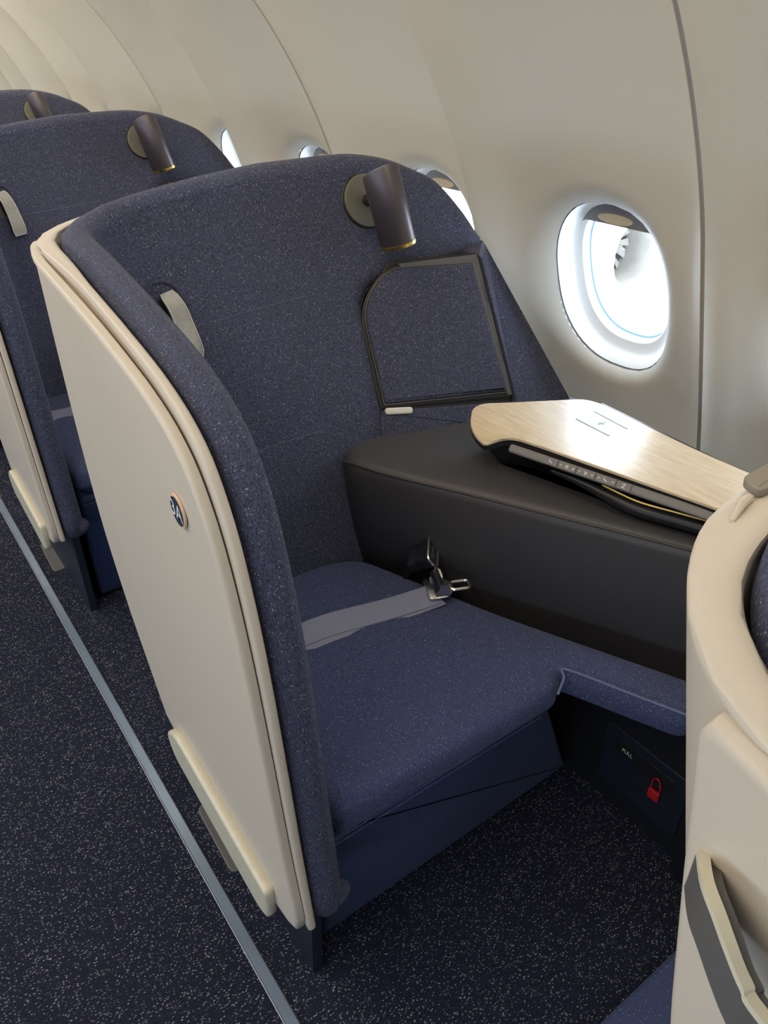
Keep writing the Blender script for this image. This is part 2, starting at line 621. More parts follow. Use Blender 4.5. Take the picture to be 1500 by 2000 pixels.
def build_window(yc, idx):
    root = empty('window_%d' % idx, (1.32, yc, WZ))
    tag(root, 'oval cabin window with white reveal and bright daylight', kind='structure')
    OFFW = Vector((1.32, yc, WZ))
    n = 56
    angs = [2 * math.pi * k / n for k in range(n)]
    sl = -0.32
    nx = Vector((1, 0, -sl)).normalized()        # outboard normal of the leaning wall
    tz = Vector((sl, 0, 1)).normalized()
    cen = Vector((XW(yc, WZ), yc, WZ))
    def pt(ang, sc, depth):
        ey, ez = super_pt(WA * sc, WB * sc, ang)
        return cen + Vector((0, 1, 0)) * ey + tz * ez * math.sqrt(1 + sl * sl) + nx * depth
    def edge(ang):
        ey, ez = super_pt(WA, WB, ang)
        return Vector((XW(yc + ey, WZ + ez) + 0.026, yc + ey, WZ + ez))
    # reveal ring: gasket gap, white funnel, pane ring
    e0 = [edge(a) for a in angs]
    MB().loops([e0, [p + nx * 0.004 for p in e0], [p.lerp(cen, 0.015) + nx * 0.006 for p in e0]], False, False).build('gasket', 'gasket', root, off=OFFW)
    fr = [[p.lerp(cen, 0.012) + nx * 0.005 for p in e0]]
    for sc, dp in ((0.955, 0.040), (0.93, 0.050), (0.90, 0.056), (0.84, 0.062), (0.80, 0.066), (0.785, 0.074)):
        fr.append([pt(a, sc, dp) for a in angs])
    MB().loops(fr, False, False).build('reveal', 'reveal_white', root, off=OFFW)
    MB().loops([[pt(a, 0.785, 0.074) for a in angs], [pt(a, 0.785, 0.086) for a in angs], [pt(a, 0.765, 0.088) for a in angs], [pt(a, 0.765, 0.11) for a in angs]], False, False).build('pane_seal', 'pane_edge', root, off=OFFW)
    MB().loops([[pt(a, 0.77, 0.088) for a in angs], [pt(a, 0.77, 0.091) for a in angs]]).build('pane', 'window_glass', root, off=OFFW)
    # outer skin around the window so that no light leaks past the lining
    MB().loops([[pt(a, 0.765, 0.11) for a in angs], [pt(a, 1.75, 0.125) for a in angs]], False, False).build('outer_skin', 'gasket', root, off=OFFW)
    # drawn-up shade: its lower edge hangs into the opening
    sh = []
    zc = 0.60
    pts = [a for a in angs if math.sin(a) * 1.0 > 0.02]
    lows, ups = [], []
    for k in range(21):
        yy = -0.115 + 0.23 * k / 20
        # upper limit on the reveal outline
        q = 0.86
        zz = WB * q * max(0.0, 1 - (abs(yy) / (WA * q)) ** 2.5) ** (1 / 2.5)
        lows.append((yy, min(zz, 0.118)))
        ups.append((yy, zz))
    def sp(yy, zz, d):
        return cen + Vector((0, 1, 0)) * yy + tz * zz * 1.05 + nx * d
    mb = MB()
    mb.loops([[sp(y, z, 0.0600) for y, z in lows] , [sp(y, z, 0.0600) for y, z in ups], [sp(y, z, 0.0640) for y, z in ups], [sp(y, z, 0.0640) for y, z in lows], [sp(y, z, 0.0600) for y, z in lows]], False, False, closed=False)
    shd = mb.build('shade', 'shade_grey', root, off=OFFW)
    mb = MB()
    el = [(0.010 + 0.045 * math.cos(a), 0.132 + 0.010 * math.sin(a)) for a in angs]
    mb.loops([[sp(y, z, 0.0605) for y, z in el], [sp(y, z, 0.0565) for y, z in el]])
    mb.build('shade_handle', 'handle_reflection', shd, off=OFFW)
wn = 1
for k in range(-2, 12):
    build_window(Y_SEAM + PITCH * (k + 0.5) + WDY, wn)
    wn += 1
# dark outer skin between the lining and the sky (keeps daylight to the windows)

# floor strip over the seat rail
st = MB().loops([[(0.197, y, 0), (0.199, y, 0.0035), (0.2165, y, 0.0035), (0.219, y, 0)] for y in (-3, 9)]).build('trim_1', 'strip_metal', smooth=False)
tag(st, 'narrow blue grey metal strip along the aisle carpet', kind='structure')
e = MB().loops([[(0.1958, y, 0), (0.1958, y, 0.0025), (0.197, y, 0.0030), (0.197, y, 0)] for y in (-3, 9)]).build('strip_edge', 'strip_edge', st, smooth=False)

# ------------------------------------------------------------------ seat shell surface
HF = 0.027
def sm01(t):
    t = min(1.0, max(0.0, t))
    return t * t * (3 - 2 * t)
def smooth_table(T, n=240, it=80):
    z0, z1 = T[0][0], T[-1][0]
    zz = np.linspace(z0, z1, n)
    vv = np.interp(zz, [a for a, _ in T], [b for _, b in T])
    for _ in range(it):
        vv[1:-1] = 0.25 * vv[:-2] + 0.5 * vv[1:-1] + 0.25 * vv[2:]
    return lambda z: float(np.interp(z, zz, vv))
class Sheet:
    """a wall that runs along the aisle, turns a rounded corner and goes on across the seat's back"""
    def __init__(self, x0, dx, R, yb, h):
        self.x0, self.dx, self.R, self.YB, self.h = x0, dx, R, yb, h
        self.L = math.pi * R / 2
    def XM(self, y):
        return self.x0 + self.dx * max(0.0, (y - 0.54) / 0.74)
    def S(self, z, s):
        R, L = self.R, self.L
        yb = self.YB(z)
        cy = yb - R
        cx = self.XM(cy) + R
        if s > L / 2:
            return np.array([cx + s - L / 2, yb, z])
        if s < -L / 2:
            y = cy + (s + L / 2)
            return np.array([self.XM(y), y, z])
        th = math.pi - (s + L / 2) / R
        return np.array([cx + R * math.cos(th), cy + R * math.sin(th), z])
    def side(self, z, y):
        return -self.L / 2 - (self.YB(z) - self.R - y)
    def back(self, z, x):
        cx = self.XM(self.YB(z) - self.R) + self.R
        if x >= cx:
            return self.L / 2 + x - cx
        th = math.acos(max(-1, min(1, (x - cx) / self.R)))
        return (math.pi - th) * self.R - self.L / 2
    def N(self, z, s):
        e = 0.004
        a = self.S(z, s + e) - self.S(z, s - e)
        b = self.S(z + e, s) - self.S(z - e, s)
        n = np.cross(b, a)
        n = n / np.linalg.norm(n)
        return n if n @ np.array([0.6, -0.7, 0.3]) > 0 else -n
FAB = Sheet(0.280, 0.042, 0.13, smooth_table([(0.2, 1.05), (0.46, 1.122), (0.60, 1.165), (0.74, 1.220), (0.95, 1.312), (1.10, 1.368), (1.2, 1.392)]), lambda p: HF)
SHELL = Sheet(0.2465, 0.030, 0.165, smooth_table([(0.2, 1.18), (0.60, 1.292), (0.90, 1.364), (1.10, 1.411), (1.2, 1.434)]), lambda p: 0.006 + 0.0075 * sm01((p[1] - 1.02) / 0.26) + 0.008 * sm01((p[0] - 0.33) / 0.12))
def thick_sheet(SH, left, right, ncol=64, arc=5):
    """left/right: control points (s, z) of the two boundaries, z rising"""
    Lc = np.array(catmull(left, 10))
    Rc = np.array(catmull(right, 10))
    def mono(c):
        z = np.maximum.accumulate(c[:, 1] + np.arange(len(c)) * 1e-7)
        return c[:, 0], z
    ls, lz = mono(Lc)
    rs, rz = mono(Rc)
    top = min(lz[-1], rz[-1])
    zs_ = sorted([z for z in np.concatenate([lz, rz]) if z <= top] + [top])
    rows = [zs_[0]]
    for z in zs_[1:]:
        if z - rows[-1] > 0.0011:
            rows.append(z)
    rows[-1] = top
    P, Nn, Hh = [], [], []
    for z in rows:
        a, b = np.interp(z, lz, ls), np.interp(z, rz, rs)
        pr_, nr_, hr_ = [], [], []
        for k in range(ncol + 1):
            s = a + (b - a) * k / ncol
            p = SH.S(z, s)
            pr_.append(p)
            nr_.append(SH.N(z, s))
            hr_.append(SH.h(p))
        P.append(pr_)
        Nn.append(nr_)
        Hh.append(hr_)
    nr, nc = len(rows), ncol + 1
    mb = MB()
    inn = [[P[i][j] + Nn[i][j] * Hh[i][j] for j in range(nc)] for i in range(nr)]
    out = [[P[i][j] - Nn[i][j] * Hh[i][j] for j in range(nc)] for i in range(nr)]
    V = [p for r in inn for p in r] + [p for r in out for p in r]
    F = []
    def I(i, j): return i * nc + j
    o2 = nr * nc
    for i in range(nr - 1):
        for j in range(nc - 1):
            F.append((I(i, j), I(i, j + 1), I(i + 1, j + 1), I(i + 1, j)))
            F.append((o2 + I(i, j), o2 + I(i + 1, j), o2 + I(i + 1, j + 1), o2 + I(i, j + 1)))
    loop = [(0, j) for j in range(nc)] + [(i, nc - 1) for i in range(1, nr)] + [(nr - 1, j) for j in range(nc - 2, -1, -1)] + [(i, 0) for i in range(nr - 2, 0, -1)]
    m = len(loop)
    B = []
    for k in range(m):
        i, j = loop[k]
        # tangent over a fixed arc length, so that dense rows do not make it jitter
        def reach(step):
            acc, q = 0.0, k
            while acc < 0.006:
                q2 = (q + step) % m
                acc += np.linalg.norm(P[loop[q2][0]][loop[q2][1]] - P[loop[q][0]][loop[q][1]])
                q = q2
            return P[loop[q][0]][loop[q][1]]
        t = reach(1) - reach(-1)
        b = np.cross(t, Nn[i][j])
        B.append(b / np.linalg.norm(b))
    ci, cj = nr // 2, nc // 2
    if B[nc // 2] @ (P[0][cj] - P[ci][cj]) < 0:
        B = [-b for b in B]
    base = len(V)
    for k in range(m):
        i, j = loop[k]
        h = Hh[i][j]
        hb = min(h, HF)
        for q in range(1, arc):
            a = math.pi * q / arc
            V.append(P[i][j] + Nn[i][j] * h * math.cos(a) + B[k] * (h if SH is FAB else 0.0035) * math.sin(a))
    def rv(k, q):
        i, j = loop[k % m]
        if q == 0: return I(i, j)
        if q == arc: return o2 + I(i, j)
        return base + (k % m) * (arc - 1) + q - 1
    for k in range(m):
        for q in range(arc):
            F.append((rv(k, q), rv(k, q + 1), rv(k + 1, q + 1), rv(k + 1, q)))
    mb.add(V, F)
    return mb
def inner_pt(x, z, w=0.0):
    """a point on the occupant's face of the backrest, w proud of it"""
    s = FAB.back(z, x)
    return Vector(FAB.S(z, s) + FAB.N(z, s) * (HF + w))

# ------------------------------------------------------------------ one seat
def make_seat():
    seat = empty('airline_seat', BASE, seat=True)
    # ---- upholstered wrap-around back
    left = [(FAB.side(z, y), z) for y, z in
            ((0.570, 0.318), (0.583, 0.45), (0.596, 0.60), (0.612, 0.75), (0.632, 0.86), (0.660, 0.945), (0.705, 1.005), (0.79, 1.042), (0.93, 1.066), (1.07, 1.083), (1.17, 1.093))]
    left += [(FAB.back(z, x), z) for x, z in ((0.365, 1.104), (0.41, 1.112), (0.47, 1.121), (0.56, 1.132), (0.64, 1.139), (0.70, 1.143))]
    right = [(FAB.back(z, x), z) for x, z in ((0.815, 0.318), (0.818, 0.60), (0.824, 0.878), (0.833, 0.911), (0.856, 0.936), (0.895, 0.949), (0.98, 0.953), (1.08, 0.9545), (1.140, 0.9555), (1.176, 0.9570), (1.166, 0.975),
                                            (1.138, 1.020), (1.090, 1.074), (1.03, 1.104), (0.972, 1.126), (0.90, 1.140), (0.84, 1.143))]
    bk = thick_sheet(FAB, left, right, 84).build('backrest', 'navy_fabric', seat, angle=80)
    tag(bk, 'navy speckled fabric wrap-around backrest')
    mb = MB()
    rings = []
    for i in range(9):
        t = i / 8
        a = math.pi * t
        rr = 0.020 * math.sin(a) ** 0.6 + 0.0008
        cz = 0.352 - 0.062 * t
        rings.append([(0.288 + 0.012 * math.sin(a) + rr * 1.0 * math.cos(q), 0.567 - 0.004 * math.sin(a) + rr * 0.7 * math.sin(q), cz) for q in np.linspace(0, 2 * math.pi, 15)[:-1]])
    mb.loops(rings).build('fabric_tuck', 'navy_fabric', bk)
    # ---- cream outer shell
    leftc = [(SHELL.side(z, y), z) for y, z in
             ((0.549, 0.306), (0.565, 0.45), (0.578, 0.60), (0.594, 0.76), (0.614, 0.875), (0.642, 0.958), (0.690, 1.020), (0.780, 1.057), (0.925, 1.081), (1.065, 1.097), (1.17, 1.106))]
    leftc += [(SHELL.back(z, x), z) for x, z in ((0.345, 1.112), (0.42, 1.118), (0.55, 1.124), (0.66, 1.126), (0.70, 1.1265))]
    rightc = [(SHELL.back(z, x), z) for x, z in ((0.95, 0.306), (1.02, 0.60), (1.12, 0.90), (1.17, 0.96), (1.12, 1.02), (1.05, 1.072), (0.98, 1.103), (0.90, 1.121), (0.84, 1.1265))]
    sh = thick_sheet(SHELL, leftc, rightc, 130, arc=6).build('outer_shell', 'cream_shell', seat, angle=50)
    tag(sh, 'cream moulded outer shell')
    # ---- cream side panel facing the aisle
    def mapx(u, v, w):
        return (w + 0.020 * max(0.0, (u - 0.54) / 0.74) + 1.25 * max(0.0, u - 1.20) ** 2, u, v)
    front = catmull([(0.554, 0.330), (0.574, 0.47), (0.589, 0.62), (0.606, 0.77), (0.628, 0.882), (0.658, 0.960), (0.705, 1.014), (0.79, 1.048), (0.93, 1.072), (1.07, 1.088), (1.24, 1.103)], 5)
    poly = [tuple(p) for p in front] + [(1.30, 1.108), (1.332, 1.104), (1.338, 1.092), (1.322, 1.0), (1.303, 0.90), (1.255, 0.68), (1.18, 0.46), (1.085, 0.27), (1.0, 0.255), (0.70, 0.262), (0.625, 0.272), (0.585, 0.284), (0.560, 0.302)]
    sp = slab(dense(poly, 0.03), mapx, 0.2395, 0.226, 0.006, 3, back=False).build('side_panel', 'cream_shell', seat, angle=50)
    tag(sp, 'cream side panel facing the aisle')
    # ---- lower bumper
    poly = round_poly([(0.622, 0.322), (0.985, 0.322), (1.045, 0.275), (1.02, 0.226), (0.66, 0.226), (0.628, 0.246)], [0.012, 0.03, 0.03, 0.03, 0.02, 0.012], 4)
    o = slab(dense(poly, 0.03), mapx, 0.228, 0.210, 0.006, 3).build('bumper', 'cream_bumper', seat, angle=50)
    tag(o, 'pale yellow bumper rail low on the aisle side')
    # ---- grip band round the rear corner of the shell
    # ---- seat number badge
    bc = (0.735, 0.922)
    def mapb(u, v, w): return mapx(bc[0] - u, bc[1] + v, 0.226 - w)
    circ = [(0.0215 * math.cos(2 * math.pi * k / 32), 0.0215 * math.sin(2 * math.pi * k / 32)) for k in range(32)]
    ring = slab(circ, mapb, -0.001, 0.0022, 0.0008, 2).build('badge_ring', 'badge_ring', seat)
    circ2 = [(p[0] * 0.86, p[1] * 0.86) for p in circ]
    disc = slab(circ2, mapb, 0.0015, 0.0030, 0.0004, 1).build('badge_disc', 'badge_navy', ring)
    # ---- cushion
    plan = [(0.318, 0.588), (0.752, 0.576), (0.782, 0.600), (0.868, 0.395), (0.948, 0.435), (0.800, 0.770), (0.735, 0.955), (0.690, 1.075), (0.600, 1.105), (0.322, 1.098)]
    poly = round_poly(plan, [0.03, 0.03, 0.02, 0.034, 0.034, 0.06, 0.08, 0.06, 0.06, 0.02], 6)
    cu = pillow(dense(poly, 0.025), 0.402, 0.462, 0.026, crown=0.008).build('seat_cushion', 'seat_fabric', seat, angle=60)
    tag(cu, 'blue speckled seat cushion with leg rest extension')
    # welt along the leg rest notch
    MB().tube(catmull([(0.742, 0.566, 0.448), (0.770, 0.580, 0.458), (0.786, 0.590, 0.460), (0.830, 0.486, 0.460), (0.868, 0.396, 0.460)], 6), 0.0022, 6).build('welt', 'stitch_bright', cu)
    # ---- kick panel
    def kick(u, v, w):
        # u across, v up, front face leaning
        return (u, 0.610 + 0.068 * (1 - v / 0.40) - w, v)
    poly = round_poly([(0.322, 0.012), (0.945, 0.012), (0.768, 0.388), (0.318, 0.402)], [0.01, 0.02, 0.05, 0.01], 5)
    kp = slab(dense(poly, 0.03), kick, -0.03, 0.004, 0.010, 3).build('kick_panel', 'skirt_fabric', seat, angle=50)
    for dv in (0.030, 0.038, 0.054):
        mb = MB()
        p0, p1 = Vector(kick(0.326, 0.398 - dv, 0.0042)), Vector(kick(0.770, 0.384 - dv, 0.0042))
        for k in range(100):
            a, b = p0.lerp(p1, k / 100), p0.lerp(p1, (k + 0.6) / 100)
            mb.tube([a, b], 0.0013, 4)
        t = mb.build('stitching', 'stitch_bright', kp)
        t['kind'] = 'stuff'
    # inner base under the cushion
    MB().box((0.60, 0.93, 0.19), (0.55, 0.44, 0.37)).build('seat_base', 'black_plastic', seat, smooth=False)
    # ---- aisle-side plinth and floor plate
    def mapp(u, v, w): return (w, u, v)
    poly = [(0.632, 0.0), (1.30, 0.0), (1.16, 0.33), (0.600, 0.33)]
    slab(poly, mapp, 0.277, 0.296, 0.002, 1).build('plinth', 'dark_navy_plastic', seat, angle=30)
    poly = round_poly([(0.243, 0.88), (0.30, 0.88), (0.30, 1.06), (0.249, 1.06)], 0.018, 4)
    slab(poly, lambda u, v, w: (u, v, w), 0.0, 0.007, 0.002, 2).build('floor_plate', 'grey_plastic', seat)
    # ---- console
    top = 0.662
    inner = [(0.690, 1.13), (0.735, 1.02), (0.80, 0.895), (0.87, 0.755), (0.94, 0.615), (1.0, 0.49), (1.07, 0.34)]
    poly = inner + [(1.285, 0.34), (1.285, 1.16), (0.80, 1.25)]
    poly = round_poly(poly, [0.05, 0.1, 0.1, 0.1, 0.1, 0.1, 0.02, 0.02, 0.02, 0.02], 5)
    cs = pillow(dense(poly, 0.03), 0.36, top, 0.024, seg=6).build('console', 'leather', seat, angle=50)
    tag(cs, 'charcoal leather side console')
    seam = [(x + 0.004, y, top - 0.010) for x, y in catmull(inner[0:1] + inner[1:], 5)]
    seam = [(p[0] + 0.0, p[1], top - 0.006) for p in seam]
    MB().tube([(0.700, 1.128, top - 0.008)] + seam[3:], 0.0022, 6).build('piping', 'leather', cs)
    # footwell wall under the console with the pull door
    fw = MB().box((1.12, 0.62, 0.19), (0.32, 0.75, 0.38)).build('footwell', 'black_plastic', seat, smooth=False)
    poly = round_poly([(0.41, 0.055), (0.60, 0.055), (0.60, 0.215), (0.41, 0.215)], 0.006, 3)
    pd = slab(poly, mapp, 0.962, 0.956, 0.001, 1).build('footwell_door', 'dark_navy_plastic', fw)
    poly = round_poly([(0.435, 0.155), (0.575, 0.155), (0.575, 0.192), (0.435, 0.192)], 0.006, 3)
    pl = slab(poly, mapp, 0.9565, 0.9545, 0.0005, 1).build('pull_handle', 'black_plastic', fw)
    # ---- foot frame at the end of the leg rest
    MB().box((0.99, 0.37, 0.28), (0.13, 0.035, 0.56), bev=0.004).build('footwell_post', 'black_plastic', seat)
    # ---- stowage compartment beside the head
    o0 = Vector((0.8316, 1.1777, 0.715))
    uu = (Vector((1.0936, 1.0916, 0.696)) - o0).normalized()
    nn = Vector((-0.2563, -0.8721, 0.4169)).normalized()
    vv = nn.cross(uu) * -1
    if vv.z < 0:
        vv = -vv
    def uvp(p):
        d = Vector(p) - o0
        return (d.dot(uu), d.dot(vv))
    def mapd(u, v, w):
        return o0 + uu * u + vv * v + nn * w
    c_bl, c_l, c_tl, c_t, c_tr, c_br = [uvp(p) for p in ((0.8316, 1.1777, 0.715), (0.842, 1.263, 0.901), (0.860, 1.275, 0.936), (0.903, 1.275, 0.961), (1.106, 1.213, 0.956), (1.109, 1.083, 0.689))]
    cab = slab(round_poly([(c_bl[0] - 0.02, -0.085), (c_br[0] + 0.02, -0.075), (c_br[0] + 0.012, -0.006), (c_tr[0] + 0.012, c_tr[1] + 0.02), (c_t[0] + 0.02, c_t[1] + 0.02), (c_l[0] + 0.004, c_l[1])], 0.004, 2),
               mapd, -0.10, -0.006, 0.002, 1).build('compartment_box', 'black_plastic', seat)
    fo = [(c_bl[0] - 0.006, c_bl[1] - 0.004), (c_br[0] + 0.002, c_br[1] + 0.004), (c_tr[0], c_tr[1] + 0.02), (c_t[0] + 0.012, c_t[1] + 0.014), (c_l[0] - 0.006, c_l[1])]
    poly = round_poly(fo, [0.004, 0.004, 0.006, 0.07, 0.05], 8)
    fr_ = slab(dense(poly, 0.03), mapd, -0.008, 0.000, 0.0015, 2).build('door_frame', 'black_plastic', seat)
    slab([(c_br[0] - 0.012, c_br[1] + 0.010), (c_br[0], c_br[1] + 0.010), (c_tr[0], c_tr[1] + 0.012), (c_tr[0] - 0.013, c_tr[1] - 0.004)], mapd, -0.001, 0.004, 0.0006, 1).build('frame_side', 'frame_grey', fr_)
    slab([(c_tr[0] - 0.010, c_tr[1] - 0.006), (c_tr[0], c_tr[1] + 0.016), (c_t[0] + 0.035, c_t[1] + 0.012), (c_t[0] + 0.045, c_t[1] + 0.000)], mapd, -0.001, 0.003, 0.0006, 1).build('frame_head', 'frame_grey', fr_)
    ci = [(c_bl[0] + 0.004, 0.006), (c_br[0] - 0.014, 0.012), (c_tr[0] - 0.015, c_tr[1] - 0.003), (c_t[0] + 0.008, c_t[1] + 0.001), (c_l[0] + 0.003, c_l[1] - 0.002)]
    pol = round_poly(inset(ci, -0.0022), [0.004, 0.004, 0.006, 0.062, 0.047], 8)
    MB().tube([mapd(p[0], p[1], 0.004) for p in dense(pol, 0.03)], 0.0013, 5, closed=True).build('door_edge', 'control_grey', fr_)
    poly = round_poly(ci, [0.006, 0.006, 0.010, 0.060, 0.046], 8)
    dr = slab(dense(poly, 0.02), mapd, -0.002, 0.009, 0.005, 4).build('compartment_door', 'navy_fabric', seat, angle=60)
    tag(dr, 'fabric covered stowage door with dark frame')
    for v0 in (0.075, 0.20):
        v1 = v0 + 0.045
        k = lambda v: c_br[0] - 0.004 + (c_tr[0] - c_br[0]) * v / c_tr[1]
        MB().loops([[mapd(k(v), v, 0.0), mapd(k(v) + 0.004, v, 0.0), mapd(k(v) + 0.004, v, 0.004), mapd(k(v), v, 0.004)] for v in (v0, v1)]).build('hinge', 'frame_grey', dr, smooth=False)
    poly = round_poly([(0.002, -0.0165), (0.062, -0.0185), (0.062, -0.0045), (0.002, -0.0025)], 0.0068, 5)
    slab(poly, mapd, 0.0, 0.010, 0.003, 3).build('door_latch', 'latch_white', dr)
    # fabric panel below the door
    poly = round_poly([(-0.012, -0.085), (c_br[0] + 0.03, -0.080), (c_br[0] + 0.02, -0.012), (c_bl[0] - 0.004, -0.008)], 0.004, 3)
    slab(dense(poly, 0.03), mapd, -0.008, 0.004, 0.003, 2).build('lower_panel', 'navy_fabric', seat, angle=60)
    # tapering side wedge against the wall
    A = mapd(c_tr[0] + 0.004, c_tr[1] + 0.014, 0.002)
    Bq = mapd(c_br[0] + 0.006, c_br[1] - 0.002, 0.002)
    wedge = [Vector(A), Vector((1.198, 1.300, 0.970)), Vector((1.205, 1.005, 0.690)), Vector((1.200, 1.000, 0.655)), Vector((1.10, 1.055, 0.655)), Vector(Bq)]
    backp = [p + Vector((0.02, 0.10, -0.01)) for p in wedge]
    mb = MB()
    cen = sum(wedge, Vector()) / 6
    mb.loops([backp, wedge, [p.lerp(cen, 0.04) + nn * 0.006 for p in wedge]])
    mb.build('side_wedge', 'navy_fabric', seat, angle=30)
    # hem of the upper back above the compartment
    hem = []
    for x, z in catmull([(0.840, 0.66), (0.842, 0.76), (0.846, 0.868), (0.854, 0.898), (0.873, 0.919), (0.905, 0.929), (0.98, 0.932), (1.09, 0.934), (1.178, 0.937)], 6):
        hem.append(inner_pt(x, z, -0.020))
    MB().tube(hem, 0.005, 8).build('hem', 'navy_fabric', bk)
    # stitched seams across the back
    for xa, za, xb, zb in ((0.35, 0.700, 0.690, 0.697), (0.35, 0.917, 0.725, 0.932)):
        mb = MB()
        n = 70
        for k in range(n):
            x0, x1 = xa + (xb - xa) * k / n, xa + (xb - xa) * (k + 0.55) / n
            z0, z1 = za + (zb - za) * k / n, za + (zb - za) * (k + 0.55) / n
            mb.tube([inner_pt(x0, z0, 0.0002), inner_pt(x1, z1, 0.0002)], 0.0010, 4)
        t = mb.build('seam_stitches', 'stitch', bk)
        t['kind'] = 'stuff'
    # ---- headrest strap in its pocket
    def mapf(u, v, w): return inner_pt(u, v, w)
    poly = round_poly([(0.420, 0.915), (0.470, 0.930), (0.478, 0.980), (0.424, 0.975)], 0.01, 3)
    slab(poly, mapf, -0.004, 0.0012, 0.0005, 1).build('strap_pocket', 'black_plastic', bk)
    arcp = catmull([(0.414, 0.962), (0.418, 0.988), (0.436, 1.002), (0.458, 1.003), (0.478, 0.992), (0.485, 0.972)], 6)
    MB().tube([inner_pt(x, z, 0.001) for x, z in arcp], 0.0035, 6).build('pocket_fold', 'navy_fabric', bk)
    rows = []
    for t in np.linspace(0, 1, 15):
        x = 0.456 + 0.019 * t + 0.004 * math.sin(t * 4)
        z = 0.980 - 0.112 * t
        hw = 0.0150 + 0.0035 * t
        if t < 0.05: hw *= 0.85
        if t > 0.95: hw *= 0.88
        lift = 0.007 + 0.010 * math.sin(t * math.pi) + 0.004 * math.sin(t * 9)
        rows.append((x, z, hw, lift))
    mb = MB()
    rings = []
    for x, z, hw, lift in rows:
        rings.append([inner_pt(x - hw, z + 0.002, lift), inner_pt(x + hw, z + 0.006, lift), inner_pt(x + hw, z + 0.006, lift + 0.004), inner_pt(x - hw, z + 0.002, lift + 0.004)])
    mb.loops(rings)
    sf = mb.build('headrest_strap', 'strap_leather', seat)
    tag(sf, 'grey leather strap flap')
    edge = [inner_pt(x - hw + 0.001, z + 0.002, l + 0.0045) for x, z, hw, l in rows] + [inner_pt(x + hw - 0.001, z + 0.006, l + 0.0045) for x, z, hw, l in reversed(rows)]
    MB().tube(edge, 0.0011, 5, closed=True).build('strap_edge', 'latch_white', sf)
    # ---- reading lamp
    dc = inner_pt(0.907, 1.076, 0.0)
    dn = Vector(FAB.N(1.076, FAB.back(1.076, 0.907)))
    ax = Vector((1, 0, 0))
    ay = dn.cross(ax) * -1
    def mapl(u, v, w): return dc + ax * u + ay * v + dn * w
    circ = [(0.050 * math.cos(2 * math.pi * k / 40), 0.050 * math.sin(2 * math.pi * k / 40)) for k in range(40)]
    MBr = slab([(p[0] * 1.06, p[1] * 1.06) for p in circ], mapl, -0.006, 0.002, 0.001, 1)
    lamp = MBr.build('reading_lamp', 'black_plastic', seat)
    slab(circ, mapl, 0.0, 0.008, 0.002, 2).build('wall_disc', 'lamp_disc', lamp)
    c0, c1 = Vector((0.928, 1.252, 1.017)), Vector((0.892, 1.258, 1.150))
    MB().tube([dc + dn * 0.006, (c0 + c1) / 2 + Vector((0, 0.006, 0.01))], 0.011, 12).build('stem', 'black_plastic', lamp)
    la = (c1 - c0).normalized()
    lx = Vector((0.78, -0.62, 0)).normalized()
    lx = (lx - la * lx.dot(la)).normalized()
    ly = la.cross(lx)
    RL = 0.036
    def lring(t0, slant, r, a0=0, a1=2 * math.pi, n=36, flat=0.72):
        out = []
        for k in range(n):
            a = a0 + (a1 - a0) * k / n
            p = lx * math.cos(a) * r + ly * math.sin(a) * r * flat
            out.append(c0 + p + la * (t0 + slant * math.cos(a + 1.2)))
        return out
    Ll = (c1 - c0).length
    MB().loops([lring(0.003, 0, RL - 0.004), lring(0.0, 0, RL - 0.001), lring(0.002, 0, RL), lring(Ll * 0.5, 0.002, RL), lring(Ll - 0.002, 0.014, RL), lring(Ll, 0.014, RL - 0.002), lring(Ll, 0.014, RL - 0.006)]).build('lamp_shade', 'lamp_body', lamp, angle=50)
    MB().loops([lring(-0.0050, 0, RL - 0.003), lring(-0.0058, 0, RL + 0.0002), lring(0.0012, 0, RL + 0.0008), lring(0.0018, 0, RL - 0.001)]).build('gold_trim', 'gold', lamp, angle=50)
    # ---- side table
    outline = [(0.938, 1.022), (0.900, 0.985), (0.884, 0.952), (0.878, 0.920), (0.912, 0.884), (0.926, 0.832), (0.957, 0.690), (0.992, 0.530), (1.03, 0.36), (1.150, 0.36), (1.128, 0.590), (1.150, 0.880), (1.140, 0.915), (1.003, 0.998), (0.968, 1.022)]
    poly = dense(round_poly(outline, [0.02, 0.02, 0.02, 0.008, 0.03, 0.06, 0.1, 0.1, 0.01, 0.01, 0.1, 0.02, 0.02, 0.05, 0.02], 5), 0.012)
    def droop(x, y):
        # the inboard rear corner curls down
        d = max(0.0, (0.975 - x) + (y - 0.90) * 0.15) if y > 0.86 else 0.0
        k = min(1.0, max(0.0, (y - 0.86) / 0.05))
        d = max(0.0, 0.965 - x) * k
        return 2.6 * d * d
    TZ = 0.742
    def mapt(u, v, w): return (u, v, TZ + w - droop(u, v))
    def table_slab(poly, w0, w1):
        # fan of inner rings so the curl bends smoothly
        c = np.mean(np.array(poly), 0)
        rings = [[mapt(p[0], p[1], w0) for p in poly], [mapt(p[0], p[1], w1 - 0.001) for p in poly], [mapt(p[0], p[1], w1) for p in inset(poly, 0.001)]]
        for t in (0.1, 0.2, 0.35, 0.5, 0.7, 0.9):
            rings.append([mapt(p[0] + (c[0] - p[0]) * t, p[1] + (c[1] - p[1]) * t, w1) for p in poly])
        return MB().loops(rings)
    tb = table_slab(poly, -0.005, 0.0).build('table_top', 'ash_wood', seat, angle=30)
    tag(tb, 'pale ash wood side table top')
    table_slab(inset(poly, 0.0015), -0.016, -0.0052).build('table_core', 'black_plastic', tb, angle=30)
    und = inset(poly, 0.012)
    MB().loops([[mapt(p[0], p[1], -0.016) for p in und], [(p[0] + 0.02, p[1] - 0.01, 0.664) for p in inset(poly, 0.028)]]).build('table_pedestal', 'black_plastic', tb, angle=30)
